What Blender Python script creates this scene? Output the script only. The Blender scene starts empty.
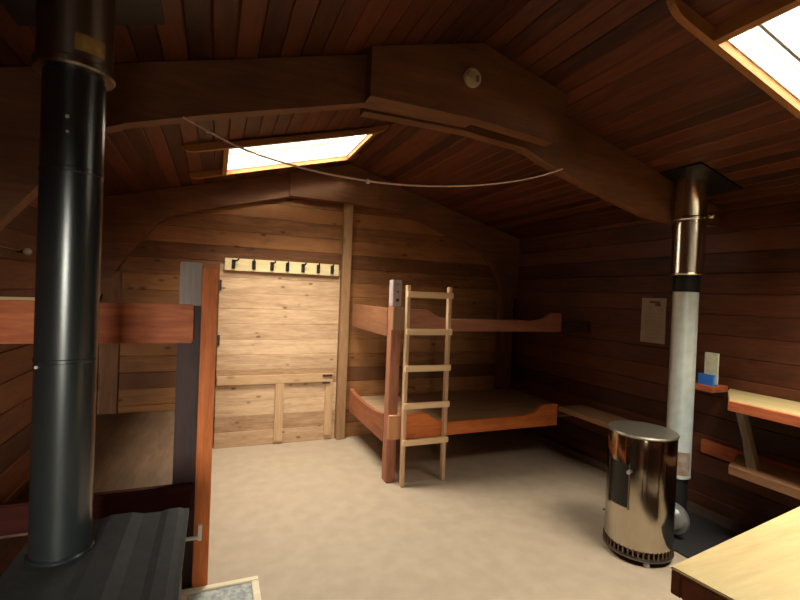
import bpy, bmesh, math, random
from mathutils import Vector, Matrix
random.seed(7)
S = bpy.context.scene
COL = S.collection

# ------------------------------------------------------------------ camera
yaw, pitch, roll = math.radians(22.3), math.radians(-0.7), math.radians(2.3)
F = Vector((math.sin(yaw) * math.cos(pitch), math.cos(yaw) * math.cos(pitch), math.sin(pitch)))
R0 = F.cross(Vector((0, 0, 1))).normalized()
U0 = R0.cross(F)
U = U0 * math.cos(roll) - R0 * math.sin(roll)
Rt = F.cross(U)
cam = bpy.data.cameras.new('camera')
cam.sensor_width = 36
cam.lens = 20.25
cam.clip_start = 0.02
camo = bpy.data.objects.new('camera', cam)
COL.objects.link(camo)
camo.matrix_world = Matrix(((Rt.x, U.x, -F.x, 0), (Rt.y, U.y, -F.y, 0), (Rt.z, U.z, -F.z, 1.5), (0, 0, 0, 1)))
S.camera = camo

# ------------------------------------------------------------------ sky and exposure
W = bpy.data.worlds.new('world')
S.world = W
W.use_nodes = True
bg = W.node_tree.nodes['Background']
# bright overhead sky above a ring of dark trees: low directions are dim and yellowish, high ones bright
wn, wl = W.node_tree.nodes, W.node_tree.links
wtc = wn.new('ShaderNodeTexCoord')
wsp = wn.new('ShaderNodeSeparateXYZ')
wl.new(wtc.outputs['Generated'], wsp.inputs[0])
wmr = wn.new('ShaderNodeMapRange')
wmr.interpolation_type = 'SMOOTHSTEP'
wmr.inputs['From Min'].default_value = 0.54
wmr.inputs['From Max'].default_value = 0.92
wmr.inputs['To Min'].default_value = 2.6
wmr.inputs['To Max'].default_value = 62.0
wl.new(wsp.outputs['Z'], wmr.inputs['Value'])
# added bright low sky patch, shaped to light the front faces through the rear window
wdot = wn.new('ShaderNodeVectorMath'); wdot.operation = 'DOT_PRODUCT'
wdot.inputs[1].default_value = (-0.10, -0.995, 0.0)
wl.new(wtc.outputs['Generated'], wdot.inputs[0])
wg = wn.new('ShaderNodeMapRange'); wg.interpolation_type = 'SMOOTHSTEP'
wg.inputs['From Min'].default_value = 0.91; wg.inputs['From Max'].default_value = 0.97
wg.inputs['To Max'].default_value = 62.0
wl.new(wdot.outputs['Value'], wg.inputs['Value'])
wh = wn.new('ShaderNodeMapRange')
wh.inputs['From Min'].default_value = -0.03; wh.inputs['From Max'].default_value = 0.03
wl.new(wsp.outputs['Z'], wh.inputs['Value'])
wm = wn.new('ShaderNodeMath'); wm.operation = 'MULTIPLY'
wl.new(wg.outputs[0], wm.inputs[0]); wl.new(wh.outputs[0], wm.inputs[1])
wa = wn.new('ShaderNodeMath'); wa.operation = 'ADD'
wl.new(wmr.outputs[0], wa.inputs[0]); wl.new(wm.outputs[0], wa.inputs[1])
wl.new(wa.outputs[0], bg.inputs[1])
wcr = wn.new('ShaderNodeValToRGB')
wcr.color_ramp.elements[0].position = 0.3
wcr.color_ramp.elements[0].color = (1.0, 0.97, 0.88, 1)
wcr.color_ramp.elements[1].position = 0.8
wcr.color_ramp.elements[1].color = (1.0, 0.94, 0.86, 1)
wl.new(wsp.outputs['Z'], wcr.inputs[0])
wl.new(wcr.outputs[0], bg.inputs[0])
S.view_settings.view_transform = 'Standard'
S.view_settings.look = 'None'
S.view_settings.gamma = 1
S.view_settings.use_curve_mapping = False
S.view_settings.exposure = 0.0
S.cycles.use_denoising = True
S.cycles.max_bounces = 10
S.cycles.diffuse_bounces = 6
S.cycles.glossy_bounces = 4
S.cycles.transparent_max_bounces = 8
S.cycles.sample_clamp_indirect = 8
S.cycles.caustics_reflective = False
S.cycles.caustics_refractive = False

# ------------------------------------------------------------------ room numbers
XL, XR, YF, YB = -0.9, 3.3, 4.5, -1.5        # left, right, far and rear wall
XC, ZA, SL = 1.2, 2.78, 0.272                 # ridge, apex height, slope


def ceil_z(x):
    return ZA - SL * abs(x - XC)


def portal(loc, sx, sy, rot):
    l = bpy.data.lights.new('daylight_portal', 'AREA')
    l.shape = 'RECTANGLE'
    l.size, l.size_y = sx, sy
    l.cycles.is_portal = True
    o = bpy.data.objects.new('daylight_portal', l)
    COL.objects.link(o)
    o.location = loc
    o.rotation_euler = rot
    return o


# opening rectangles of the skylights (x0, x1, y0, y1), and the rear window (x0, x1, z0, z1)
SKY_R = (1.835, 2.90, 0.60, 1.215)
SKY_L = (0.05, 1.05, 3.22, 3.95)
WIN_B = (-0.75, 0.05, 0.85, 1.85)
A_ = math.atan(SL)
for (x0, x1, y0, y1), sgn in ((SKY_R, 1), (SKY_L, -1)):
    xm = (x0 + x1) / 2
    portal((xm, (y0 + y1) / 2, ceil_z(xm) + 0.16), (x1 - x0) / math.cos(A_) - 0.01, y1 - y0 - 0.01, (0, sgn * A_, 0))
portal(((WIN_B[0] + WIN_B[1]) / 2, YB - 0.12, (WIN_B[2] + WIN_B[3]) / 2), WIN_B[1] - WIN_B[0], WIN_B[3] - WIN_B[2], (math.radians(90), 0, 0))


# ------------------------------------------------------------------ materials
def nt(name):
    m = bpy.data.materials.new(name)
    m.use_nodes = True
    t = m.node_tree
    return m, t, t.nodes['Principled BSDF']


CACHE = {}


def wood(name, dark, light, axis='X', plank=None, width=0.145, off=0.0, rough=0.62, knots=0.5, var=0.35, grain=1.0, spec=0.35, stain=0.0, knot_col=None, kscale=1.0):
    """axis: grain direction; plank: the axis boards are stacked along (None for one solid timber)"""
    key = (name, axis)
    if key in CACHE:
        return CACHE[key]
    m, t, b = nt(name + '_' + axis.lower())
    N, L = t.nodes, t.links
    tc = N.new('ShaderNodeTexCoord')
    mp = N.new('ShaderNodeMapping')
    sc = [9.0, 9.0, 9.0]
    sc['XYZ'.index(axis)] = 1.1
    mp.inputs['Scale'].default_value = sc
    L.new(tc.outputs['Object'], mp.inputs['Vector'])
    vec = mp.outputs['Vector']
    rnd = None
    if plank:
        sp = N.new('ShaderNodeSeparateXYZ')
        L.new(tc.outputs['Object'], sp.inputs[0])
        a = N.new('ShaderNodeMath'); a.operation = 'SUBTRACT'; a.inputs[1].default_value = off
        L.new(sp.outputs['XYZ'.index(plank)], a.inputs[0])
        d = N.new('ShaderNodeMath'); d.operation = 'DIVIDE'; d.inputs[1].default_value = width
        L.new(a.outputs[0], d.inputs[0])
        fl = N.new('ShaderNodeMath'); fl.operation = 'FLOOR'
        L.new(d.outputs[0], fl.inputs[0])
        wn = N.new('ShaderNodeTexWhiteNoise'); wn.noise_dimensions = '1D'
        L.new(fl.outputs[0], wn.inputs['W'])
        rnd = wn.outputs['Value']
        sh = N.new('ShaderNodeVectorMath'); sh.operation = 'SCALE'; sh.inputs[3].default_value = 37.0
        L.new(wn.outputs['Color'], sh.inputs[0])
        ad = N.new('ShaderNodeVectorMath'); ad.operation = 'ADD'
        L.new(vec, ad.inputs[0]); L.new(sh.outputs[0], ad.inputs[1])
        vec = ad.outputs[0]
    n1 = N.new('ShaderNodeTexNoise'); n1.inputs['Scale'].default_value = 1.6 * grain; n1.inputs['Detail'].default_value = 6; n1.inputs['Roughness'].default_value = 0.62; n1.inputs['Distortion'].default_value = 0.5
    L.new(vec, n1.inputs['Vector'])
    n2 = N.new('ShaderNodeTexNoise'); n2.inputs['Scale'].default_value = 7.0 * grain; n2.inputs['Detail'].default_value = 4
    L.new(vec, n2.inputs['Vector'])
    mx = N.new('ShaderNodeMix'); mx.data_type = 'FLOAT'; mx.inputs[0].default_value = 0.35
    L.new(n1.outputs['Fac'], mx.inputs[2]); L.new(n2.outputs['Fac'], mx.inputs[3])
    fac = mx.outputs[0]
    if rnd is not None:
        v = N.new('ShaderNodeMath'); v.operation = 'MULTIPLY_ADD'; v.inputs[1].default_value = var; v.inputs[2].default_value = -var / 2
        L.new(rnd, v.inputs[0])
        s = N.new('ShaderNodeMath'); s.operation = 'ADD'
        L.new(fac, s.inputs[0]); L.new(v.outputs[0], s.inputs[1])
        fac = s.outputs[0]
    cr = N.new('ShaderNodeValToRGB')
    cr.color_ramp.elements[0].position = 0.3; cr.color_ramp.elements[0].color = (*dark, 1)
    cr.color_ramp.elements[1].position = 0.7; cr.color_ramp.elements[1].color = (*light, 1)
    L.new(fac, cr.inputs[0])
    col = cr.outputs[0]
    if knots > 0:
        mk = N.new('ShaderNodeMapping')
        ks = [6.5 * kscale] * 3
        ks['XYZ'.index(axis)] = 3.2 * kscale
        mk.inputs['Scale'].default_value = ks
        L.new(tc.outputs['Object'], mk.inputs['Vector'])
        vo = N.new('ShaderNodeTexVoronoi'); vo.inputs['Scale'].default_value = 1.0; vo.inputs['Randomness'].default_value = 1.0
        L.new(mk.outputs[0], vo.inputs['Vector'])
        kr = N.new('ShaderNodeMapRange'); kr.inputs['From Min'].default_value = 0.06; kr.inputs['From Max'].default_value = 0.16
        kr.inputs['To Min'].default_value = knots; kr.inputs['To Max'].default_value = 0.0
        L.new(vo.outputs['Distance'], kr.inputs['Value'])
        mc = N.new('ShaderNodeMix'); mc.data_type = 'RGBA'
        L.new(kr.outputs[0], mc.inputs[0]); L.new(col, mc.inputs[6])
        kc = knot_col or tuple(c * 0.28 for c in dark)
        mc.inputs[7].default_value = (*kc, 1)
        col = mc.outputs[2]
    if stain > 0:
        ns = N.new('ShaderNodeTexNoise'); ns.inputs['Scale'].default_value = 2.2; ns.inputs['Detail'].default_value = 3
        L.new(tc.outputs['Object'], ns.inputs['Vector'])
        sr = N.new('ShaderNodeMapRange'); sr.inputs['From Min'].default_value = 0.45; sr.inputs['From Max'].default_value = 0.68; sr.inputs['To Max'].default_value = stain
        L.new(ns.outputs['Fac'], sr.inputs['Value'])
        ms = N.new('ShaderNodeMix'); ms.data_type = 'RGBA'
        L.new(sr.outputs[0], ms.inputs[0]); L.new(col, ms.inputs[6])
        ms.inputs[7].default_value = (*(c * 0.45 for c in dark), 1)
        col = ms.outputs[2]
    L.new(col, b.inputs['Base Color'])
    b.inputs['Roughness'].default_value = rough
    b.inputs['Specular IOR Level'].default_value = spec
    bp = N.new('ShaderNodeBump'); bp.inputs['Strength'].default_value = 0.25; bp.inputs['Distance'].default_value = 0.004
    L.new(mx.outputs[0], bp.inputs['Height']); L.new(bp.outputs[0], b.inputs['Normal'])
    CACHE[key] = m
    return m


def plain(name, col, rough=0.5, metal=0.0, spec=0.5, noise=0.0, nscale=8.0, col2=None, bump=0.0):
    key = (name, '')
    if key in CACHE:
        return CACHE[key]
    m, t, b = nt(name)
    N, L = t.nodes, t.links
    b.inputs['Base Color'].default_value = (*col, 1)
    b.inputs['Roughness'].default_value = rough
    b.inputs['Metallic'].default_value = metal
    b.inputs['Specular IOR Level'].default_value = spec
    if noise or col2:
        tc = N.new('ShaderNodeTexCoord')
        n = N.new('ShaderNodeTexNoise'); n.inputs['Scale'].default_value = nscale; n.inputs['Detail'].default_value = 5
        L.new(tc.outputs['Object'], n.inputs['Vector'])
        cr = N.new('ShaderNodeValToRGB')
        c2 = col2 or tuple(c * (1 - noise) for c in col)
        cr.color_ramp.elements[0].position = 0.35; cr.color_ramp.elements[0].color = (*c2, 1)
        cr.color_ramp.elements[1].position = 0.65; cr.color_ramp.elements[1].color = (*col, 1)
        L.new(n.outputs['Fac'], cr.inputs[0]); L.new(cr.outputs[0], b.inputs['Base Color'])
        if bump:
            bp = N.new('ShaderNodeBump'); bp.inputs['Strength'].default_value = bump; bp.inputs['Distance'].default_value = 0.01
            L.new(n.outputs['Fac'], bp.inputs['Height']); L.new(bp.outputs[0], b.inputs['Normal'])
    CACHE[key] = m
    return m


def glass_mat(name):
    m = bpy.data.materials.new(name)
    m.use_nodes = True
    t = m.node_tree
    t.nodes.clear()
    o = t.nodes.new('ShaderNodeOutputMaterial')
    mix = t.nodes.new('ShaderNodeMixShader'); mix.inputs[0].default_value = 0.06
    tr = t.nodes.new('ShaderNodeBsdfTransparent'); tr.inputs[0].default_value = (0.97, 0.98, 0.95, 1)
    gl = t.nodes.new('ShaderNodeBsdfGlossy'); gl.inputs['Roughness'].default_value = 0.05
    t.links.new(tr.outputs[0], mix.inputs[1]); t.links.new(gl.outputs[0], mix.inputs[2])
    t.links.new(mix.outputs[0], o.inputs[0])
    return m


GLASS = glass_mat('window_glass')


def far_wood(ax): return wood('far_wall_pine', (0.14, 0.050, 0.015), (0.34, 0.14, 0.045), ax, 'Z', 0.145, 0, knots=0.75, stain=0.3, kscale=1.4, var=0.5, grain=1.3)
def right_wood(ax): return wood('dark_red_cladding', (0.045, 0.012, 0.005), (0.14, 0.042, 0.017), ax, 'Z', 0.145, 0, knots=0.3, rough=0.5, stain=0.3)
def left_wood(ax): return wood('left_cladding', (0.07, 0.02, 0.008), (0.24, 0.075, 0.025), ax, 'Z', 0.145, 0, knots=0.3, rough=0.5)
def door_wood(ax): return wood('clean_pine', (0.33, 0.18, 0.09), (0.66, 0.44, 0.265), ax, 'Z', 0.145, 0, knots=0.8, rough=0.6, var=0.3, knot_col=(0.13, 0.05, 0.02), kscale=1.6, grain=1.5)
CEIL_W = 0.092
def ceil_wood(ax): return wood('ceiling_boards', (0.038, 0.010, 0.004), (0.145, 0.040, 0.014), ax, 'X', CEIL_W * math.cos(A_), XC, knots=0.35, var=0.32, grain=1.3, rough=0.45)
def beam_wood(ax): return wood('frame_timber', (0.11, 0.038, 0.014), (0.25, 0.10, 0.038), ax, knots=0.25, stain=0.35)
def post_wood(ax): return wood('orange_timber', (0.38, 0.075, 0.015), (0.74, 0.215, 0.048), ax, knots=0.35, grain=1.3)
def red_wood(ax): return wood('red_brown_timber', (0.28, 0.05, 0.018), (0.72, 0.21, 0.075), ax, knots=0.4)
def rose_wood(ax): return wood('rose_brown_timber', (0.22, 0.07, 0.035), (0.42, 0.17, 0.09), ax, knots=0.25)
def dark_wood(ax): return wood('dark_brown_timber', (0.028, 0.012, 0.012), (0.075, 0.032, 0.03), ax, knots=0.2)
def pale_wood(ax): return wood('pale_pine', (0.56, 0.36, 0.17), (0.80, 0.58, 0.31), ax, knots=0.35, knot_col=(0.25, 0.11, 0.04))
def sky_wood(ax): return wood('skylight_pine', (0.28, 0.115, 0.035), (0.48, 0.22, 0.07), ax, knots=0.2)
def ply_wood(ax): return wood('bunk_board', (0.09, 0.048, 0.026), (0.22, 0.13, 0.07), ax, knots=0.1, stain=0.3)
def table_wood(ax): return wood('table_pine', (0.43, 0.295, 0.125), (0.58, 0.45, 0.21), ax, knots=0.2, rough=0.45, knot_col=(0.4, 0.2, 0.07))
def edge_wood(ax): return wood('table_edge_timber', (0.13, 0.035, 0.014), (0.30, 0.09, 0.035), ax, knots=0.1)
def ladder_wood(ax): return wood('ladder_pine', (0.66, 0.40, 0.20), (0.86, 0.60, 0.34), ax, knots=0.1)
def stile_wood(ax): return wood('ladder_stile_pine', (0.42, 0.24, 0.13), (0.64, 0.42, 0.25), ax, knots=0.1)
def grey_wood(ax): return wood('weathered_grey', (0.26, 0.19, 0.17), (0.46, 0.37, 0.34), ax, knots=0.1)


BLACK = plain('black_pipe_enamel', (0.014, 0.017, 0.018), 0.27, 0.0, 1.0)
STOVE = plain('stove_black_paint', (0.05, 0.051, 0.052), 0.62, 0.0, 0.4, noise=0.25, nscale=30)
CHROME = plain('stainless_steel', (0.50, 0.45, 0.36), 0.12, 1.0)
CHROME2 = plain('brushed_steel_dull', (0.20, 0.17, 0.14), 0.32, 1.0)
GALV = plain('galvanised_sheet', (0.84, 0.92, 0.88), 0.38, 0.45, noise=0.15, nscale=14)
DARKMET = plain('dark_metal', (0.012, 0.011, 0.011), 0.45, 0.3)
RINGMET = plain('pipe_ring_metal', (0.42, 0.36, 0.27), 0.28, 1.0, noise=0.5, nscale=40)
WHITE = plain('white_plastic', (0.75, 0.70, 0.62), 0.5)
IRON = plain('black_iron', (0.035, 0.025, 0.018), 0.6, 0.2)

fl = plain('concrete_floor', (0.42, 0.32, 0.225), 0.6, col2=(0.375, 0.285, 0.197), nscale=9, bump=0.1)


# ------------------------------------------------------------------ mesh helpers (world coordinates)
def box(bm, x0, x1, y0, y1, z0, z1, bev=0.0, rot=0.0, piv=None):
    b2 = bmesh.new()
    bmesh.ops.create_cube(b2, size=1)
    for v in b2.verts:
        v.co = Vector(((x0 + x1) / 2 + v.co.x * (x1 - x0), (y0 + y1) / 2 + v.co.y * (y1 - y0), (z0 + z1) / 2 + v.co.z * (z1 - z0)))
    if bev:
        bmesh.ops.bevel(b2, geom=b2.edges[:], offset=bev, segments=2, affect='EDGES')
    if rot:
        p = Vector(piv) if piv else Vector(((x0 + x1) / 2, (y0 + y1) / 2, 0))
        bmesh.ops.rotate(b2, verts=b2.verts, cent=p, matrix=Matrix.Rotation(rot, 3, 'Z'))
    join(bm, b2)


def join(bm, b2):
    me = bpy.data.meshes.new('tmp')
    b2.to_mesh(me); b2.free()
    bm.from_mesh(me)
    bpy.data.meshes.remove(me)


def prism(bm, pts, axis, a0, a1, bev=0.0):
    """pts 2D polygon in the plane normal to axis; 'Y': (x, z), 'X': (y, z), 'Z': (x, y)"""
    b2 = bmesh.new()

    def P(p, a):
        return {'Y': (p[0], a, p[1]), 'X': (a, p[0], p[1]), 'Z': (p[0], p[1], a)}[axis]
    v0 = [b2.verts.new(P(p, a0)) for p in pts]
    v1 = [b2.verts.new(P(p, a1)) for p in pts]
    b2.faces.new(v0); b2.faces.new(v1[::-1])
    n = len(pts)
    for i in range(n):
        b2.faces.new((v0[i], v1[i], v1[(i + 1) % n], v0[(i + 1) % n]))
    bmesh.ops.recalc_face_normals(b2, faces=b2.faces)
    if bev:
        bmesh.ops.bevel(b2, geom=b2.edges[:], offset=bev, segments=1, affect='EDGES')
    join(bm, b2)


def lathe(bm, prof, cx, cy, seg=48, squash=1.0):
    """prof: [(r, z)...]; caps where r is 0"""
    b2 = bmesh.new()
    rings = []
    for r, z in prof:
        if r < 1e-6:
            rings.append([b2.verts.new((cx, cy, z))])
        else:
            rings.append([b2.verts.new((cx + r * math.cos(2 * math.pi * i / seg), cy + squash * r * math.sin(2 * math.pi * i / seg), z)) for i in range(seg)])
    for a, b in zip(rings, rings[1:]):
        for i in range(seg):
            j = (i + 1) % seg
            if len(a) == 1 and len(b) == 1:
                continue
            if len(a) == 1:
                f = b2.faces.new((a[0], b[j], b[i]))
            elif len(b) == 1:
                f = b2.faces.new((a[i], a[j], b[0]))
            else:
                f = b2.faces.new((a[i], a[j], b[j], b[i]))
            f.smooth = True
    bmesh.ops.recalc_face_normals(b2, faces=b2.faces)
    join(bm, b2)


def tube(bm, pts, r, seg=10):
    b2 = bmesh.new()
    pts = [Vector(p) for p in pts]
    rings = []
    for i, p in enumerate(pts):
        d = (pts[min(i + 1, len(pts) - 1)] - pts[max(i - 1, 0)]).normalized()
        a = d.cross(Vector((0.13, 0.2, 1))).normalized()
        b = d.cross(a)
        rr = r[i] if isinstance(r, (list, tuple)) else r
        rings.append([b2.verts.new(p + a * rr * math.cos(2 * math.pi * k / seg) + b * rr * math.sin(2 * math.pi * k / seg)) for k in range(seg)])
    for a, b in zip(rings, rings[1:]):
        for k in range(seg):
            f = b2.faces.new((a[k], a[(k + 1) % seg], b[(k + 1) % seg], b[k])); f.smooth = True
    b2.faces.new(rings[0][::-1]); b2.faces.new(rings[-1])
    bmesh.ops.recalc_face_normals(b2, faces=b2.faces)
    join(bm, b2)


def orient_tube(bm, p0, p1, r, seg=24):
    tube(bm, [p0, p1], r, seg)


def part(name, fn, mat, parent=None, label=None, sharp=True):
    """fn fills a bmesh in world coordinates; the mesh is stored relative to its thing's base"""
    bm = bmesh.new()
    fn(bm)
    base = Vector((0, 0, 0))
    if parent is not None:
        p = parent
        while p is not None:
            base += p.location
            p = p.parent
    loc = Vector((0, 0, 0))
    bmesh.ops.translate(bm, verts=bm.verts, vec=-base)
    me = bpy.data.meshes.new(name)
    bm.to_mesh(me); bm.free()
    me.materials.append(mat)
    o = bpy.data.objects.new(name, me)
    COL.objects.link(o)
    o.location = loc
    if parent is not None:
        o.parent = parent
    if label:
        o['label'] = label
    if any(p.use_smooth for p in me.polygons):
        md = o.modifiers.new('edges', 'EDGE_SPLIT')
        md.split_angle = math.radians(20)
    return o


def thing(name, label, cat, loc, group=None, kind=None):
    o = bpy.data.objects.new(name, None)
    o.empty_display_size = 0.1
    COL.objects.link(o)
    o.location = loc
    o['label'] = label; o['category'] = cat
    if group: o['group'] = group
    if kind: o['kind'] = kind
    return o


def tag(o, label, cat, group=None, kind=None):
    o['label'] = label; o['category'] = cat
    if group: o['group'] = group
    if kind: o['kind'] = kind
    return o


def struct(name, fn, mat, label, cat):
    return tag(part(name, fn, mat), label, cat, kind='structure')


def grooved(w, t, c=0.006):
    """profile of one board (across, depth) with chamfered face edges; face at depth 0, back at depth t"""
    return [(0, c), (c, 0), (w - c, 0), (w, c), (w, t), (0, t)]


# ------------------------------------------------------------------ the room
struct('floor', lambda bm: box(bm, XL - 0.15, XR + 0.15, YB - 0.15, YF + 0.15, -0.1, 0), fl, 'worn beige concrete floor of the hut', 'floor')


def side_wall(x, sgn):
    def fn(bm):
        z = 0.0
        while z < 2.22:
            z1 = min(z + 0.145, 2.26)
            pr = [(x + sgn * d, z + a * (z1 - z) / 0.145) for a, d in grooved(0.145, 0.03)]
            prism(bm, pr, 'Y', YB - 0.05, YF + 0.05)
            z += 0.145
        box(bm, min(x + sgn * 0.028, x + sgn * 0.1), max(x + sgn * 0.028, x + sgn * 0.1), YB - 0.1, YF + 0.1, -0.02, 2.3)
    return fn


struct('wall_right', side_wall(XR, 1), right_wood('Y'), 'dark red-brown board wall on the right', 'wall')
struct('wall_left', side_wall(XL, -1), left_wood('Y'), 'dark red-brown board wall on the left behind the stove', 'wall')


def gable(y, sgn, hole=None):
    def fn(bm):
        z = 0.0
        while z < 2.78:
            z1 = z + 0.145
            half = min(2.1, (ZA + 0.02 - z) / SL)
            x0, x1 = max(XL - 0.02, XC - half), min(XR + 0.02, XC + half)
            spans = [(x0, x1)]
            if hole and z1 > hole[2] + 0.01 and z < hole[3] - 0.01:
                spans = [(x0, hole[0]), (hole[1], x1)]
            for a, b in spans:
                pr = [(y + sgn * d, z + s) for s, d in grooved(0.145, 0.03)]
                prism(bm, pr, 'X', a, b)
            z += 0.145
        b0, b1 = sorted((y + sgn * 0.028, y + sgn * 0.1))
        if hole:
            poly_l = [(XL - 0.1, 0), (hole[0], 0), (hole[0], ceil_z(hole[0]) + .05), (XL - 0.1, 2.26)]
            poly_r = [(hole[1], 0), (XR + 0.1, 0), (XR + 0.1, 2.26), (hole[1], ceil_z(hole[1]) + .05)]
            prism(bm, poly_l, 'Y', b0, b1); prism(bm, poly_r, 'Y', b0, b1)
            prism(bm, [(hole[0], 0), (hole[1], 0), (hole[1], hole[2]), (hole[0], hole[2])], 'Y', b0, b1)
            prism(bm, [(hole[0], hole[3]), (hole[1], hole[3]), (hole[1], ceil_z(hole[1]) + .05), (XC, ZA + .05), (hole[0], ceil_z(hole[0]) + .05)], 'Y', b0, b1)
        else:
            prism(bm, [(XL - 0.1, 0), (XR + 0.1, 0), (XR + 0.1, 2.26), (XC, ZA + .08), (XL - 0.1, 2.26)], 'Y', b0, b1)
    return fn


struct('wall_back', gable(YF, 1), far_wood('X'), 'brown horizontal board gable wall at the far end', 'wall')
HB = (WIN_B[0] - 0.02, WIN_B[1] + 0.02, 0.73, 1.88)
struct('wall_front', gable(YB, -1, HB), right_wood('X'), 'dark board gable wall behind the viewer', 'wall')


def ceiling(bm):
    g = 0.012
    for sgn, holes in ((-1, (SKY_L,)), (1, (SKY_R,))):
        holes = [(h[0] - g, h[1] + g, h[2] - g, h[3] + g) for h in holes]
        # bands along the length: solid ones and ones with a hole
        bands, y = [], YB - 0.1
        for h in holes:
            bands += [(y, h[2], None), (h[2], h[3], h)]
            y = h[3]
        bands.append((y, YF + 0.15, None))
        for y0, y1, h in bands:
            for k in range(24):
                a, b = k * CEIL_W * math.cos(A_), (k + 1) * CEIL_W * math.cos(A_)
                spans = [(a, b)]
                if h:
                    h0, h1 = sorted((sgn * (h[0] - XC), sgn * (h[1] - XC)))
                    if b > h0 and a < h1:
                        spans = ([(a, h0)] if a < h0 else []) + ([(h1, b)] if b > h1 else [])
                for p, q in spans:
                    c, t, w = 0.006, 0.02, q - p
                    if w < 0.014: c = w / 3
                    prism(bm, [(XC + sgn * (p + u), ZA - SL * (p + u) + d) for u, d in ((0, c), (c, 0), (w - c, 0), (w, c), (w, t), (0, t))], 'Y', y0, y1)
            X0, X1 = sorted((XC, XC + sgn * 2.35))
            for x0, x1 in ([(X0, h[0]), (h[1], X1)] if h else [(X0, X1)]):
                za, zb = ceil_z(x0) + 0.018, ceil_z(x1) + 0.018
                prism(bm, [(x0, za), (x1, zb), (x1, zb + 0.08), (x0, za + 0.08)], 'Y', y0, y1)


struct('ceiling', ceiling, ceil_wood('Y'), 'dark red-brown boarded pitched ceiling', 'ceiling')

# ---- skylights


def skylight(name, hole, sgn, ext_hi, ext_lo, label, D=0.03):
    x0, x1, y0, y1 = hole
    w = thing(name, label, 'skylight', ((x0 + x1) / 2, (y0 + y1) / 2, ceil_z((x0 + x1) / 2)), kind='structure')
    t = 0.03
    hi, lo = (x1, x0) if sgn < 0 else (x0, x1)      # towards the ridge / the eave
    dirh = 1 if sgn < 0 else -1
    def board(ya, yb):
        def fn(bm):
            a, b = hi + dirh * ext_hi, lo - dirh * ext_lo
            pts = []
            for k in range(7):                       # rounded lower corner at the ridge end
                th = math.pi / 2 * k / 6
                x = a - dirh * 0.09 * (1 - math.cos(th))
                z = ceil_z(a) - D * math.sin(th) - (ceil_z(a) - ceil_z(x))
                pts.append((x, z))
            for k in range(7):
                th = math.pi / 2 * (1 - k / 6)
                x = b + dirh * 0.09 * (1 - math.cos(th))
                z = ceil_z(x) - D * math.sin(th)
                pts.append((x, z))
            prism(bm, pts, 'Y', ya, yb)
            p2 = [(x0, ceil_z(x0) - 0.01), (x1, ceil_z(x1) - 0.01), (x1, ceil_z(x1) + 0.12), (x0, ceil_z(x0) + 0.12)]
            prism(bm, p2, 'Y', ya, yb)
        return fn
    part('side_board', board(y0 - t, y0), sky_wood('X'), w)
    part('side_board', board(y1, y1 + t), sky_wood('X'), w)
    for xa, xb in ((x0 - t, x0), (x1, x1 + t)):
        part('cross_board', lambda bm: prism(bm, [(xa, ceil_z(xa) - D), (xb, ceil_z(xb) - D), (xb, ceil_z(xb) + 0.12), (xa, ceil_z(xa) + 0.12)], 'Y', y0 + 0.001, y1 - 0.001), sky_wood('Y'), w)
    def lining(bm):
        q = 0.006
        for xa, xb, ya, yb in ((x0, x1, y0, y0 + q), (x0, x1, y1 - q, y1), (x0, x0 + q, y0 + q, y1 - q), (x1 - q, x1, y0 + q, y1 - q)):
            prism(bm, [(xa, ceil_z(xa) - 0.012), (xb, ceil_z(xb) - 0.012), (xb, ceil_z(xb) + 0.10), (xa, ceil_z(xa) + 0.10)], 'Y', ya, yb)
    part('lining', lining, plain('overexposed_reveal_white', (0.80, 0.78, 0.70), 0.5), w)  # white lining puts the overexposed daylight on the board faces into its colour
    part('pane', lambda bm: prism(bm, [(x0, ceil_z(x0) + 0.035), (x1, ceil_z(x1) + 0.035), (x1, ceil_z(x1) + 0.041), (x0, ceil_z(x0) + 0.041)], 'Y', y0, y1), GLASS, w)
    ym = y1 - 0.10
    part('glazing_bar', lambda bm: prism(bm, [(x0, ceil_z(x0) + 0.025), (x1, ceil_z(x1) + 0.025), (x1, ceil_z(x1) + 0.05), (x0, ceil_z(x0) + 0.05)], 'Y', ym, ym + 0.012), plain('grey_bar', (0.22, 0.22, 0.2), 0.5), w)


skylight('window_1', SKY_L, -1, 0.12, 0.28, 'far roof skylight above the boarded door, white with daylight', 0.05)
skylight('window_2', SKY_R, 1, 0.27, 0.2, 'near roof skylight above the pale table, white with daylight', 0.055)


def rear_window():
    x0, x1, z0, z1 = WIN_B
    w = thing('window_3', 'wooden framed window in the wall behind the viewer', 'window', ((x0 + x1) / 2, YB, z0), kind='structure')
    def fr(bm):
        for a, b, c, d in ((x0 - 0.04, x0 + 0.03, 0.70, 1.93), (x1 - 0.03, x1 + 0.04, 0.70, 1.93), (x0, x1, 0.70, z0), (x0, x1, z1, 1.93), ((x0 + x1) / 2 - 0.025, (x0 + x1) / 2 + 0.025, z0, z1)):
            box(bm, a, b, YB - 0.09, YB + 0.02, c, d)
    part('window_frame', fr, sky_wood('Z'), w)
    part('pane', lambda bm: box(bm, x0, x1, YB - 0.06, YB - 0.054, z0, z1), GLASS, w)


rear_window()

# ---- portal frames of the roof
LOW_L = [(-0.9, 1.35), (-0.82, 1.52), (-0.74, 1.68), (-0.62, 1.84), (-0.52, 2.0), (-0.43, 2.085), (-0.34, 2.125), (0.0, 2.225), (0.63, 2.395), (1.2, 2.40)]
LOW_R = [(1.2, 2.40), (1.67, 2.37), (2.02, 2.305), (2.37, 2.175), (2.66, 2.085), (2.82, 2.0), (2.94, 1.88), (3.04, 1.72), (3.12, 1.55), (3.3, 1.5)]


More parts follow.
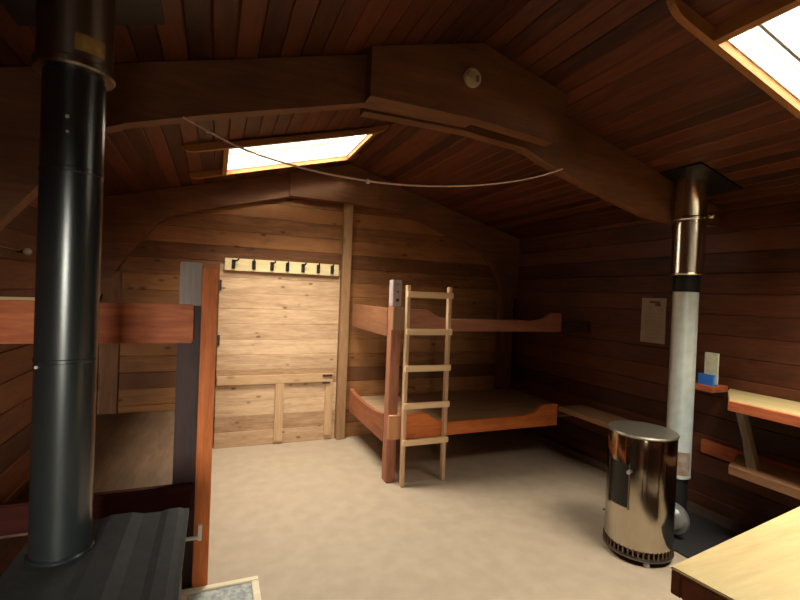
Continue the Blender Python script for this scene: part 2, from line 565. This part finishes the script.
def frame(name, yl, yr, th, yg, label, right_low, posts):
    """yl, yr: front faces of the left and right rafter; yg: front and back of the apex gusset"""
    w = thing(name, label, 'roof frame', (XC, yl, 2.4), kind='structure')
    e = 0.004
    part('rafter', lambda bm: prism(bm, LOW_L + [(1.2, ZA - e)] + [(-0.9, ceil_z(-0.9) - e)], 'Y', yl, yl + th), beam_wood('X'), w)
    part('rafter', lambda bm: prism(bm, right_low + [(3.3, ceil_z(3.3) - e), (1.2, ZA - e)] + ([(0.64, ceil_z(0.64) - e), (0.64, 2.385)] if yr > yl else []), 'Y', yr, yr + th), beam_wood('X'), w)
    part('gusset_plate', lambda bm: prism(bm, [(0.62, 2.395), (1.2, 2.392), (1.67, 2.355), (1.76, ceil_z(1.76) - e), (1.2, ZA - e), (0.62, ceil_z(0.62) - e)], 'Y', yg[0], yg[1]), beam_wood('X'), w)
    for a, b in posts:
        part('post', lambda bm: box(bm, a, b, yl + 0.005, yl + th - 0.005, 0, 1.6, 0.004), beam_wood('Z'), w)


frame('trim_1', 4.40, 4.40, 0.09, (4.36, 4.399), 'far timber roof frame with curved haunches against the end wall', LOW_R, ((-0.87, -0.745), (3.08, 3.26)))
LOW_N = [(1.2, 2.39), (1.60, 2.36), (1.76, 2.30), (2.0, 2.23), (2.3, 2.155), (2.6, 2.08), (2.9, 2.06), (3.3, 2.08)]
frame('trim_2', 2.04, 2.12, 0.07, (1.96, 2.038), 'near timber roof frame crossing the ceiling overhead', LOW_N, ())
struct('trim_3', lambda bm: box(bm, 1.178, 1.268, 4.43, 4.5, 0, 2.405, 0.005), wood('upright_batten', (0.22, 0.11, 0.05), (0.42, 0.23, 0.11), 'Z', knots=0.3), 'upright timber batten right of the boarded door', 'trim')
struct('baseboard_right', lambda bm: box(bm, 3.245, 3.3, YB, 4.395, 0, 0.06, 0.004), wood('worn_skirting', (0.06, 0.04, 0.03), (0.14, 0.09, 0.06), 'Y', knots=0), 'low worn skirting along the right wall', 'baseboard')

# ---- boarded door in the far wall
dr = thing('door_1', 'closed pale pine board door under the hook rail', 'door', (0.6, 4.5, 0), kind='structure')


def leaf(bm):
    z = 0.0
    while z < 1.7:
        z1 = min(z + 0.145, 1.72)
        pr = [(4.478 + d, z + s * (z1 - z) / 0.145) for s, d in grooved(0.145, 0.02, 0.004)]
        prism(bm, pr, 'X', 0.03, 1.168)
        z += 0.145


part('boards', leaf, door_wood('X'), dr)
part('middle_rail', lambda bm: box(bm, 0.04, 1.13, 4.455, 4.479, 0.59, 0.675, 0.003), wood('door_rail', (0.44, 0.26, 0.13), (0.66, 0.43, 0.24), 'X', knots=0.4), dr)
SWD = wood('door_stile', (0.44, 0.26, 0.13), (0.66, 0.43, 0.24), 'Z', knots=0.3)
part('stile', lambda bm: box(bm, 0.565, 0.645, 4.45, 4.479, 0.03, 0.589, 0.003), SWD, dr)
part('stile', lambda bm: box(bm, 1.055, 1.13, 4.455, 4.479, 0.05, 0.589, 0.003), SWD, dr)
part('latch', lambda bm: (box(bm, 1.02, 1.12, 4.445, 4.455, 0.645, 0.665, 0.002), box(bm, 1.02, 1.10, 4.445, 4.455, 0.575, 0.592, 0.002)), IRON, dr)

for hz in (1.47, 0.96):
    part('hinge', lambda bm: box(bm, 0.032, 0.05, 4.468, 4.479, hz, hz + 0.1, 0.002), IRON, dr)

# ------------------------------------------------------------------ hook rail above the door
hr = thing('coat_hook_rail', 'pale yellow wooden rail with seven dark coat hooks above the boarded door', 'coat rack', (0.61, 4.47, 1.66))
HRm = wood('hook_rail_board', (0.66, 0.5, 0.25), (0.86, 0.7, 0.4), 'X', knots=0.2)
part('board', lambda bm: box(bm, 0.07, 1.145, 4.448, 4.477, 1.66, 1.775, 0.003), HRm, hr)
for i, hx in enumerate((0.145, 0.325, 0.49, 0.635, 0.785, 0.935, 1.075)):
    def hook(bm, hx=hx, i=i):
        lean = (0.03, 0.0, 0.02, 0.0, 0.015, 0.0, 0.0)[i]
        box(bm, hx - 0.017, hx + 0.017, 4.442, 4.448, 1.678, 1.762, 0.002)
        tube(bm, [(hx, 4.445, 1.75), (hx + lean, 4.415, 1.752), (hx + lean * 1.4, 4.40, 1.768)], 0.008, 8)
        tube(bm, [(hx, 4.445, 1.71), (hx, 4.425, 1.695), (hx, 4.405, 1.695), (hx, 4.395, 1.715)], 0.008, 8)
    part('hook', hook, IRON, hr)

# ------------------------------------------------------------------ left bunk bed
lb = thing('bunk_bed', 'two-tier timber bunk bed at left behind the black stove, orange corner post', 'bunk bed', (-0.45, 3.4, 0))
part('post', lambda bm: box(bm, -0.165, -0.064, 2.425, 2.50, 0, 1.405, 0.005), dark_wood('Z'), lb, 'dark brown post')  # darker brown than the orange post beside it
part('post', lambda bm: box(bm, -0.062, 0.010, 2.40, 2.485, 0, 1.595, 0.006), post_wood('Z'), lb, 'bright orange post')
part('post_cap', lambda bm: box(bm, -0.163, -0.066, 2.427, 2.498, 1.405, 1.618, 0.005), grey_wood('Z'), lb, 'grey weathered post top')
part('rail', lambda bm: box(bm, -0.895, -0.095, 2.38, 2.424, 1.225, 1.41, 0.006), red_wood('X'), lb)
part('rail', lambda bm: box(bm, -0.895, -0.07, 2.38, 2.424, 0.405, 0.535, 0.006), wood('wine_red_timber', (0.03, 0.006, 0.006), (0.085, 0.017, 0.014), 'X', knots=0.2, rough=0.8, spec=0.15), lb, 'dark wine red rail')
part('side_rail', lambda bm: box(bm, -0.12, -0.075, 2.501, 4.39, 1.235, 1.29, 0.004), red_wood('Y'), lb)
part('side_rail', lambda bm: box(bm, -0.12, -0.075, 2.501, 4.39, 0.30, 0.395, 0.004), red_wood('Y'), lb)
part('platform', lambda bm: box(bm, -0.895, -0.121, 2.425, 4.39, 1.25, 1.275, 0.003), ply_wood('Y'), lb)
part('platform', lambda bm: box(bm, -0.895, -0.121, 2.425, 4.39, 0.375, 0.40, 0.003), ply_wood('Y'), lb)
part('latch', lambda bm: (box(bm, -0.105, -0.03, 2.385, 2.40, 0.258, 0.274, 0.003), box(bm, -0.042, -0.024, 2.386, 2.40, 0.25, 0.33, 0.003)), WHITE, lb, 'white metal hook on the post')

tag(part('wooden_stick', lambda bm: box(bm, -0.85, -0.66, 2.385, 2.42, 1.411, 1.424, 0.002), pale_wood('X')), 'pale thin wooden stick lying on the top rail of the left bunk', 'stick')
hk = thing('wall_hook', 'small white knob hook on the dark left wall above the bunk', 'hook', (-0.9, 2.74, 1.635))
part('stem', lambda bm: orient_tube(bm, (-0.9, 2.74, 1.635), (-0.87, 2.74, 1.637), 0.006, 12), IRON, hk)


def ball(bm, c, r):
    b2 = bmesh.new()
    bmesh.ops.create_uvsphere(b2, u_segments=16, v_segments=10, radius=r)
    for f in b2.faces: f.smooth = True
    bmesh.ops.translate(b2, verts=b2.verts, vec=Vector(c))
    join(bm, b2)


part('knob', lambda bm: ball(bm, (-0.86, 2.74, 1.637), 0.018), WHITE, hk)
tag(part('cord', lambda bm: tube(bm, [(-0.889, 1.9 + 0.1 * k, 1.66 - 0.0028 * k + 0.0009 * (k - 4.5) ** 2 * 0.2) for k in range(10)], 0.0035, 6), plain('pale_cord', (0.3, 0.2, 0.13), 0.8)), 'thin cord strung along the left wall to the white hook', 'cord')

# ------------------------------------------------------------------ right bunk bed
rb = thing('bunk_bed', 'two-tier red-brown bunk bed with a ladder, in the far right corner', 'bunk bed', (2.3, 3.9, 0))
part('post', lambda bm: box(bm, 1.293, 1.372, 3.302, 3.40, 0, 1.405, 0.005), rose_wood('Z'), rb)
part('post_cap', lambda bm: box(bm, 1.295, 1.37, 3.304, 3.398, 1.405, 1.615, 0.005), grey_wood('Z'), rb, 'grey weathered post top')
for bz, br in ((1.455, 0.013), (1.52, 0.007), (1.58, 0.006)):
    part('bolt', lambda bm: orient_tube(bm, (1.333, 3.297, bz), (1.333, 3.304, bz), br, 12), IRON, rb)
part('rail_end', lambda bm: box(bm, 1.288, 1.385, 3.262, 3.301, 1.218, 1.40, 0.004), wood('brown_end', (0.2, 0.1, 0.05), (0.34, 0.19, 0.10), 'Z', knots=0), rb)
part('rail_end', lambda bm: box(bm, 1.288, 1.384, 3.262, 3.301, 0.355, 0.545, 0.004), wood('orange_end', (0.42, 0.17, 0.07), (0.6, 0.29, 0.13), 'Z', knots=0), rb)


def scallop(x0, x1, zb0, zb1, zmid, ztop, lt, rt):
    """rail outline (x, z): raised ends of length lt / rt, dropped middle"""
    return [(x0, zb0), (x1, zb1), (x1, ztop), (x1 - rt, ztop), (x1 - rt - 0.10, zmid + 0.02), (x1 - rt - 0.22, zmid),
            (x0 + lt + 0.22, zmid), (x0 + lt + 0.10, zmid + 0.02), (x0 + lt, ztop), (x0, ztop)]


part('rail', lambda bm: prism(bm, scallop(1.386, 2.95, 0.355, 0.355, 0.462, 0.55, 0.22, 0.16), 'Y', 3.264, 3.30), post_wood('X'), rb, 'orange front rail with a dropped middle')
part('rail', lambda bm: prism(bm, scallop(1.386, 2.95, 1.215, 1.215, 1.31, 1.385, 0.2, 0.1), 'Y', 3.264, 3.30), rose_wood('X'), rb)


def side(zb, zt, dip):
    n = 12
    pts = [(4.395, zb)]
    pts = [(3.402, zb), (4.395, zb)]
    for k in range(n + 1):
        u = k / n
        y = 4.395 - u * (4.395 - 3.402)
        z = zt - dip * (math.sin(math.pi * u) ** 0.6 if 0 < u < 1 else 0)
        pts.append((y, z))
    return pts


part('side_rail', lambda bm: prism(bm, side(0.30, 0.53, 0.045), 'X', 1.29, 1.33), wood('dark_red_side', (0.18, 0.05, 0.02), (0.36, 0.12, 0.05), 'Y', knots=0.2), rb)
part('side_rail', lambda bm: prism(bm, side(1.16, 1.385, 0.0), 'X', 1.29, 1.33), wood('brown_side', (0.15, 0.055, 0.025), (0.30, 0.12, 0.05), 'Y', knots=0.2), rb)
part('rail_extension', lambda bm: box(bm, 2.951, 3.295, 3.266, 3.298, 1.215, 1.315, 0.003), dark_wood('X'), rb)
part('platform', lambda bm: box(bm, 1.331, 3.295, 3.301, 4.395, 0.415, 0.44, 0.003), wood('bunk_board_light', (0.22, 0.13, 0.07), (0.42, 0.27, 0.15), 'X', knots=0.1), rb)
part('platform', lambda bm: box(bm, 1.331, 3.295, 3.301, 4.395, 1.235, 1.26, 0.003), wood('bunk_board_light', (0.22, 0.13, 0.07), (0.42, 0.27, 0.15), 'X', knots=0.1), rb)

# ------------------------------------------------------------------ ladder
ld = thing('ladder', 'pale pine ladder with five rungs leaning on the right bunk bed', 'ladder', (1.58, 3.2, 0))
for a, b, yb in ((1.395, 1.395, 3.215), (1.762, 1.762, 3.235)):
    def st(bm, a=a, b=b, yb=yb):
        prism(bm, [(yb - 0.02, 0), (yb + 0.025, 0), (3.262, 1.575), (3.217, 1.575)], 'X', a - 0.014, a + 0.014, 0.003)
    part('stile', st, stile_wood('Z'), ld)
for z in (0.345, 0.632, 0.925, 1.212, 1.505):
    part('rung', lambda bm: box(bm, 1.378, 1.779, 3.183 + z * 0.008, 3.211 + z * 0.008, z - 0.024, z + 0.024, 0.004), ladder_wood('X'), ld)

# ------------------------------------------------------------------ benches, shelf and strut on the right wall
b1 = thing('wall_bench', 'narrow brown bench along the right wall between bunk and heater', 'bench', (3.12, 2.95, 0))
part('seat', lambda bm: box(bm, 2.96, 3.243, 2.45, 3.262, 0.485, 0.53, 0.004), wood('bench_brown', (0.16, 0.07, 0.03), (0.32, 0.15, 0.065), 'Y', knots=0.2), b1)
part('batten', lambda bm: box(bm, 3.25, 3.3, 2.45, 3.262, 0.42, 0.484, 0.004), beam_wood('Y'), b1)
tag(part('wall_ledger', lambda bm: box(bm, 3.262, 3.3, 1.30, 2.15, 0.455, 0.55, 0.004), red_wood('Y')), 'short reddish ledger board on the right wall beside the steel flue', 'ledger')

b2_ = thing('wall_bench', 'low brown bench shelf under the pale counter on the right wall', 'bench', (3.1, 1.2, 0))
part('seat', lambda bm: prism(bm, [(2.96, 0.55), (3.26, 0.55), (3.26, 1.90), (2.96, 1.775)], 'Z', 0.475, 0.53, 0.004), wood('bench_mid_brown', (0.24, 0.11, 0.05), (0.42, 0.21, 0.10), 'Y', knots=0.2), b2_)
part('leg', lambda bm: box(bm, 3.12, 3.19, 0.6, 0.67, 0, 0.475, 0.004), beam_wood('Z'), b2_)
tag(part('wooden_strut', lambda bm: tube(bm, [(3.04, 1.765, 0.888), (3.045, 1.72, 0.70), (3.06, 1.69, 0.531)], [0.035, 0.03, 0.038], 8), wood('pole_wood', (0.2, 0.15, 0.1), (0.38, 0.29, 0.2), 'Z', knots=0.2)), 'greyish wooden strut between the low bench and the pale counter', 'strut')

sh = thing('wall_counter', 'pale pine counter on the right wall with a reddish front edge', 'counter', (3.1, 1.2, 0.9))
part('worktop', lambda bm: prism(bm, [(2.885, 0.55), (3.295, 0.55), (3.295, 1.99), (3.20, 1.945), (2.885, 1.745)], 'Z', 0.895, 0.945, 0.003), table_wood('Y'), sh)
part('front_edge', lambda bm: prism(bm, [(2.86, 0.55), (2.884, 0.55), (2.884, 1.745), (2.86, 1.735)], 'Z', 0.885, 0.942, 0.002), red_wood('Y'), sh, 'reddish front edge')
sh2 = tag(part('wall_shelf', lambda bm: box(bm, 3.13, 3.295, 2.0, 2.2, 0.918, 0.96, 0.003), red_wood('Y')), 'narrow reddish shelf behind the steel flue holding the blue card box', 'shelf')

# blue box with a cream card
cb = thing('card_box', 'small blue box with a cream card standing on the narrow shelf', 'box', (3.19, 2.06, 0.96))
part('tray', lambda bm: (box(bm, 3.15, 3.21, 2.015, 2.115, 0.96, 0.968, 0), box(bm, 3.15, 3.156, 2.015, 2.115, 0.968, 1.035, 0), box(bm, 3.204, 3.21, 2.015, 2.115, 0.968, 1.035, 0), box(bm, 3.156, 3.204, 2.015, 2.021, 0.968, 1.035, 0), box(bm, 3.156, 3.204, 2.109, 2.115, 0.968, 1.035, 0)), plain('blue_card', (0.03, 0.2, 0.75), 0.5), cb, 'blue open tray')
part('card', lambda bm: box(bm, 3.172, 3.186, 2.0, 2.09, 0.968, 1.185, 0.001), plain('cream_card', (0.85, 0.82, 0.62), 0.7, col2=(0.6, 0.63, 0.42), nscale=28), cb, 'cream card with green print')

# paper notice on the right wall
pn = thing('paper_notice', 'faded paper notice pinned on the dark right wall left of the steel flue', 'notice', (3.298, 2.6, 1.19))
part('sheet', lambda bm: box(bm, 3.294, 3.299, 2.49, 2.71, 1.19, 1.553), plain('aged_paper', (0.42, 0.33, 0.27), 0.8, col2=(0.36, 0.26, 0.19), nscale=9), pn)
INK = plain('brown_ink', (0.12, 0.07, 0.04), 0.8)
part('heading', lambda bm: (box(bm, 3.2925, 3.294, 2.545, 2.635, 1.512, 1.53), box(bm, 3.2925, 3.294, 2.54, 2.585, 1.488, 1.512)), INK, pn)
part('print_lines', lambda bm: [box(bm, 3.2932, 3.294, 2.51, 2.69 - 0.03 * (k % 3), 1.23 + 0.028 * k, 1.2335 + 0.028 * k) for k in range(9)], plain('faint_ink', (0.30, 0.22, 0.17), 0.8), pn)

# ------------------------------------------------------------------ steel heater and its flue
HX, HY = 2.425, 1.95
ht = thing('cabin_heater', 'shiny stainless steel drum heater standing on the floor by the flue', 'heater', (HX, HY, 0))
part('body', lambda bm: lathe(bm, [(0.0, 0.085), (0.186, 0.085), (0.187, 0.10), (0.187, 0.715), (0.184, 0.725), (0.0, 0.725)], HX, HY, 64), CHROME, ht)
part('lid', lambda bm: lathe(bm, [(0.0, 0.726), (0.19, 0.726), (0.193, 0.734), (0.188, 0.742), (0.0, 0.743)], HX, HY, 64), plain('lid_steel', (0.30, 0.26, 0.20), 0.42, 0.9), ht, 'dull steel lid')
part('base_ring', lambda bm: lathe(bm, [(0.0, 0.03), (0.190, 0.03), (0.193, 0.04), (0.189, 0.05), (0.16, 0.052), (0.16, 0.085), (0.0, 0.085)], HX, HY, 64), plain('base_steel', (0.16, 0.14, 0.12), 0.35, 0.9), ht, 'dark steel base ring')


def slots(bm):
    for k in range(44):
        a = 2 * math.pi * k / 44
        c = Vector((HX + 0.179 * math.cos(a), HY + 0.179 * math.sin(a), 0))
        box(bm, c.x - 0.012, c.x + 0.012, c.y - 0.004, c.y + 0.004, 0.05, 0.088, 0, rot=a, piv=(c.x, c.y, 0))


o = part('vent_slats', slots, plain('vent_brown', (0.20, 0.13, 0.08), 0.4, 0.8), ht)
fa = math.atan2(-0.57, -0.82)


def curved_panel(bm, r, a0, a1, z0, z1, t=0.004, n=12):
    pin = [(HX + r * math.cos(a0 + (a1 - a0) * k / n), HY + r * math.sin(a0 + (a1 - a0) * k / n)) for k in range(n + 1)]
    pout = [(HX + (r + t) * math.cos(a0 + (a1 - a0) * k / n), HY + (r + t) * math.sin(a0 + (a1 - a0) * k / n)) for k in range(n + 1)]
    prism(bm, pin + pout[::-1], 'Z', z0, z1)


A0, A1 = math.radians(163), math.radians(201)
dor = part('window_panel', lambda bm: curved_panel(bm, 0.187, A0, A1, 0.315, 0.565), plain('heater_glass', (0.006, 0.006, 0.006), 0.25, 0, 0.4), ht, 'black window panel')
part('panel_frame', lambda bm: (curved_panel(bm, 0.188, A0 - 0.06, A0, 0.305, 0.575, 0.008), curved_panel(bm, 0.188, A1, A1 + 0.03, 0.305, 0.575, 0.006)), CHROME2, ht)
part('knob', lambda bm: orient_tube(bm, (HX + 0.188 * math.cos(A1 + .02), HY + 0.188 * math.sin(A1 + .02), 0.53), (HX + 0.213 * math.cos(A1 + .02), HY + 0.213 * math.sin(A1 + .02), 0.53), 0.012, 14), plain('knob_steel', (0.6, 0.6, 0.6), 0.3, 1), ht)
for k in range(3):
    a = math.radians(236) + k * 2 * math.pi / 3
    px, py = HX + 0.172 * math.cos(a), HY + 0.172 * math.sin(a)
    part('foot', lambda bm: lathe(bm, [(0, 0.001), (0.016, 0.001), (0.018, 0.012), (0.012, 0.03), (0, 0.03)], px, py, 16), plain('foot_steel', (0.55, 0.53, 0.5), 0.4, 0.8), ht)

FX, FY = 2.885, 2.045
fz = ceil_z(FX)
fp = thing('flue_pipe', 'galvanised and stainless steel flue pipe rising to the ceiling behind the heater', 'flue pipe', (FX, FY, 0))
part('lower_pipe', lambda bm: lathe(bm, [(0, 0.37), (0.075, 0.37), (0.077, 0.38), (0.075, 0.39), (0.075, 1.592), (0, 1.592)], FX, FY), GALV, fp, 'matt galvanised pipe')
part('base_pipe', lambda bm: lathe(bm, [(0, 0.016), (0.062, 0.016), (0.062, 0.369), (0, 0.369)], FX, FY), plain('sooty_pipe', (0.03, 0.027, 0.03), 0.5, 0.5), fp, 'sooty dark lower end')
part('band', lambda bm: lathe(bm, [(0, 1.593), (0.078, 1.593), (0.078, 1.70), (0, 1.70)], FX, FY), DARKMET, fp, 'black band')
part('upper_pipe', lambda bm: lathe(bm, [(0, 1.701), (0.094, 1.701), (0.097, 1.71), (0.094, 1.719), (0.094, 2.06), (0.098, 2.066), (0.098, 2.078), (0.094, 2.085), (0.094, fz + 0.06), (0, fz + 0.06)], FX, FY), plain('flue_stainless', (0.74, 0.69, 0.58), 0.2, 1.0), fp, 'polished stainless pipe')
part('clamp', lambda bm: (ball(bm, (FX + 0.045, FY - 0.115, 2.085), 0.022),), CHROME, fp)
part('ceiling_plate', lambda bm: prism(bm, [(FX - 0.2, ceil_z(FX - 0.2) - 0.012), (FX + 0.2, ceil_z(FX + 0.2) - 0.012), (FX + 0.2, ceil_z(FX + 0.2) - 0.002), (FX - 0.2, ceil_z(FX - 0.2) - 0.002)], 'Y', FY - 0.2, FY + 0.2), DARKMET, fp, 'black square ceiling plate')
part('rust_patch', lambda bm: [prism(bm, [(FX + r * math.cos(a), FY + r * math.sin(a)) for r, rng in ((0.0752, range(9)), (0.0765, range(8, -1, -1))) for a in [math.radians(205 + 9 * k) for k in rng]], 'Z', 0.395, 0.545)], plain('rusty_sheet', (0.38, 0.23, 0.15), 0.5, 0.3, col2=(0.5, 0.42, 0.36), nscale=25), fp, 'rust tinted patch')

elb = thing('flue_elbow', 'silver flue elbow on the floor between heater and upright flue', 'flue elbow', (2.75, 1.98, 0.015))


def elbow(bm):
    d = Vector((2.83 - HX, 2.0 - HY, 0)).normalized()
    tube(bm, [Vector((HX + .235, HY+0.005, 0.13)), Vector((2.72, 1.975, 0.135)), Vector((2.79, 1.99, 0.13)), Vector((2.825, 2.0, 0.13))], [0.06, 0.06, 0.08, 0.055], 28)


part('pipe', elbow, plain('elbow_steel', (0.62, 0.64, 0.64), 0.3, 0.9), elb)
part('collar', lambda bm: tube(bm, [(2.765, 1.981, 0.132), (2.79, 1.985, 0.131)], 0.097, 28), plain('collar_steel', (0.7, 0.7, 0.68), 0.35, 0.9), elb)

tag(part('hearth_mat', lambda bm: prism(bm, [(2.645, 1.25), (3.24, 1.2), (3.24, 2.42), (2.645, 2.42)], 'Z', 0.0, 0.012, 0.002), plain('dark_slate', (0.035, 0.033, 0.034), 0.4, 0.2)), 'dark flat metal hearth sheet on the floor under the steel flue', 'hearth')

# ------------------------------------------------------------------ foreground table
tb = thing('table', 'pale pine tabletop with a dark reddish edge in the lower right corner', 'table', (1.9, 0.5, 0))
rt = math.radians(7.5)
pv = (1.236, 0.884, 0)


def rbox(bm, x0, x1, y0, y1, z0, z1, bev=0.003):
    box(bm, x0, x1, y0, y1, z0, z1, bev, rot=rt, piv=pv)


X0, Y1 = 1.236, 0.884
part('top', lambda bm: rbox(bm, X0, X0 + 1.35, Y1 - 0.75, Y1, 0.741, 0.75), table_wood('X'), tb)
part('edge_trim', lambda bm: (rbox(bm, X0 + 0.002, X0 + 1.348, Y1 - 0.03, Y1 - 0.002, 0.672, 0.7405), rbox(bm, X0 + 0.002, X0 + 1.348, Y1 - 0.748, Y1 - 0.72, 0.672, 0.7405), rbox(bm, X0 + 0.002, X0 + 0.03, Y1 - 0.719, Y1 - 0.031, 0.672, 0.7405), rbox(bm, X0 + 1.32, X0 + 1.348, Y1 - 0.719, Y1 - 0.031, 0.672, 0.7405)), edge_wood('X'), tb, 'dark red edge trim')
for lx in (0.06, 1.22):
    for ly in (0.13, 0.70):
        part('leg', lambda bm: rbox(bm, X0 + lx, X0 + lx + 0.07, Y1 - ly, Y1 - ly + 0.07, 0, 0.740), edge_wood('Z'), tb)

# ------------------------------------------------------------------ black stove and its pipe
sv = thing('wood_stove', 'low black steel stove with a ribbed top in the lower left corner', 'stove', (-0.27, 1.5, 0))


def stove_top(bm):
    prof = []
    x0, x1, n = -0.50, -0.062, 6
    w = (x1 - x0)
    up = [(0.0, 0), (0.40, 0.002), (0.46, 0.010), (0.60, 0.010), (0.68, 0.001), (0.80, 0.0), (0.85, 0.006), (0.93, 0.006), (0.97, 0), (1, 0)]
    pts = [(x0 + w * u, 0.712 + h) for u, h in up] + [(x1, 0.695), (x0, 0.695)]
    prism(bm, pts, 'Y', 1.02, 1.745)


part('top_plate', stove_top, STOVE, sv)
part('body', lambda bm: box(bm, -0.485, -0.077, 1.05, 1.73, 0.12, 0.694, 0.008), STOVE, sv)
part('door', lambda bm: box(bm, -0.45, -0.11, 1.032, 1.049, 0.2, 0.63, 0.006), BLACK, sv)
part('door_handle', lambda bm: box(bm, -0.14, -0.12, 1.0, 1.031, 0.36, 0.46, 0.004), plain('handle_steel', (0.4, 0.4, 0.4), 0.3, 1), sv)
for lx in (-0.46, -0.14):
    for ly in (1.08, 1.65):
        part('leg', lambda bm: box(bm, lx, lx + 0.04, ly, ly + 0.04, 0, 0.12, 0.003), STOVE, sv)

PX, PY = -0.39, 1.555
pz = ceil_z(PX)
sp = thing('stove_pipe', 'tall matt black stove pipe rising from the black stove at left', 'stove pipe', (PX, PY, 0.69))
part('collar', lambda bm: lathe(bm, [(0.0, 0.722), (0.082, 0.722), (0.082, 0.726), (0.078, 0.731), (0, 0.731)], PX, PY), BLACK, sp)
part('black_pipe', lambda bm: lathe(bm, [(0, 0.731), (0.0745, 0.731), (0.0745, 1.272), (0.0765, 1.274), (0.0765, 1.282), (0.075, 1.284), (0.075, 1.80), (0.0765, 1.803), (0.0765, 1.812), (0.075, 1.815), (0.075, 2.10), (0, 2.10)], PX, PY, 64), BLACK, sp)
part('ring', lambda bm: lathe(bm, [(0, 2.082), (0.094, 2.082), (0.098, 2.088), (0.098, 2.104), (0.094, 2.108), (0, 2.108)], PX, PY, 64), RINGMET, sp, 'bright metal ring')
part('upper_pipe', lambda bm: lathe(bm, [(0, 2.109), (0.091, 2.109), (0.091, pz + 0.06), (0, pz + 0.06)], PX, PY, 64), plain('dull_steel_sleeve', (0.34, 0.29, 0.24), 0.32, 1.0), sp, 'dull steel insulated section')
def sleeve(bm, r, a0, a1, z0, z1, cx, cy, t=0.001):
    n = 8
    ps = [(cx + r * math.cos(math.radians(a0 + (a1 - a0) * k / n)), cy + r * math.sin(math.radians(a0 + (a1 - a0) * k / n))) for k in range(n + 1)]
    pq = [(cx + (r + t) * math.cos(math.radians(a0 + (a1 - a0) * k / n)), cy + (r + t) * math.sin(math.radians(a0 + (a1 - a0) * k / n))) for k in range(n + 1)]
    prism(bm, ps + pq[::-1], 'Z', z0, z1)


part('sticker', lambda bm: sleeve(bm, 0.0912, 282, 330, 2.125, 2.17, PX, PY), plain('yellow_sticker', (0.42, 0.27, 0.07), 0.5, col2=(0.28, 0.16, 0.03), nscale=40), sp, 'worn yellow sticker')
for q, rr in (((PX - 0.055, PY - 0.054, 1.262), 0.0045), ((PX + 0.005, PY - 0.077, 1.905), 0.004), ((PX + 0.004, PY - 0.077, 1.945), 0.005)):
    part('screw', lambda bm: ball(bm, q, rr), WHITE, sp)
part('ceiling_plate', lambda bm: prism(bm, [(PX - 0.2, ceil_z(PX - 0.2) - 0.012), (PX + 0.2, ceil_z(PX + 0.2) - 0.012), (PX + 0.2, ceil_z(PX + 0.2) - 0.002), (PX - 0.2, ceil_z(PX - 0.2) - 0.002)], 'Y', PY - 0.2, PY + 0.2), DARKMET, sp)

# ------------------------------------------------------------------ framed map on the floor
fm = thing('framed_map', 'grey map in a thin cream wooden frame on the floor by the orange post', 'framed map', (0.06, 2.2, 0))
part('picture_frame', lambda bm: (box(bm, -0.115, 0.25, 2.36, 2.395, 0, 0.02, 0.003), box(bm, 0.215, 0.25, 1.90, 2.359, 0, 0.02, 0.003), box(bm, -0.115, -0.08, 1.90, 2.359, 0, 0.02, 0.003), box(bm, -0.079, 0.214, 1.90, 1.935, 0, 0.02, 0.003)), wood('cream_frame', (0.66, 0.55, 0.38), (0.8, 0.7, 0.5), 'X', knots=0), fm)
part('map_sheet', lambda bm: box(bm, -0.079, 0.214, 1.936, 2.359, 0.002, 0.010), plain('map_print', (0.46, 0.45, 0.40), 0.5, col2=(0.20, 0.23, 0.24), nscale=45), fm)

# ------------------------------------------------------------------ cord under the near roof frame and smoke alarm
key = [(-0.142, 2.166), (0.094, 2.075), (0.367, 2.03), (0.636, 2.017), (0.85, 2.025), (1.065, 2.050), (1.28, 2.088), (1.485, 2.138), (1.65, 2.19), (1.80, 2.25)]
def cr_spline(p, n=5):
    out = []
    for i in range(len(p) - 1):
        p0, p1, p2, p3 = p[max(i - 1, 0)], p[i], p[i + 1], p[min(i + 2, len(p) - 1)]
        for k in range(n):
            t = k / n
            out.append(tuple(0.5 * (2 * b + (c - a) * t + (2 * a - 5 * b + 4 * c - d) * t * t + (3 * b - a - 3 * c + d) * t ** 3) for a, b, c, d in zip(p0, p1, p2, p3)))
    out.append(p[-1])
    return out


cd = thing('clothes_cord', 'thin pinkish cord sagging beneath the near roof frame', 'cord', (0.8, 1.99, 2.0))
part('line', lambda bm: tube(bm, [(x, 1.99 + 0.05 * max(0, (x - 0.9)), z) for x, z in cr_spline(key)], 0.0042, 6), plain('pink_cord', (0.85, 0.55, 0.45), 0.7), cd)
part('knot', lambda bm: ball(bm, (0.632, 1.988, 2.014), 0.011), WHITE, cd)
part('knot', lambda bm: ball(bm, (-0.05, 1.988, 2.125), 0.007), WHITE, cd)

sa = thing('smoke_alarm', 'small round cream smoke alarm on the near roof frame', 'smoke alarm', (1.14, 1.96, 2.58))
def disc(y0, y1, r, cx=1.14, cz=2.585):
    return lambda bm: tube(bm, [(cx, y0, cz), (cx, y1, cz)], r, 32)
part('case', lambda bm: tube(bm, [(1.14, 1.963, 2.585), (1.14, 1.945, 2.585), (1.14, 1.938, 2.585)], [0.047, 0.047, 0.038], 32), plain('aged_cream_plastic', (0.55, 0.42, 0.26), 0.5), sa)
part('grille', lambda bm: box(bm, 1.15, 1.168, 1.934, 1.939, 2.562, 2.595, 0.001), plain('alarm_grille', (0.2, 0.13, 0.07), 0.6), sa)
part('cap', lambda bm: tube(bm, [(1.125, 1.938, 2.59), (1.125, 1.932, 2.59)], [0.022, 0.018], 24), plain('alarm_cap', (0.42, 0.32, 0.2), 0.5), sa)
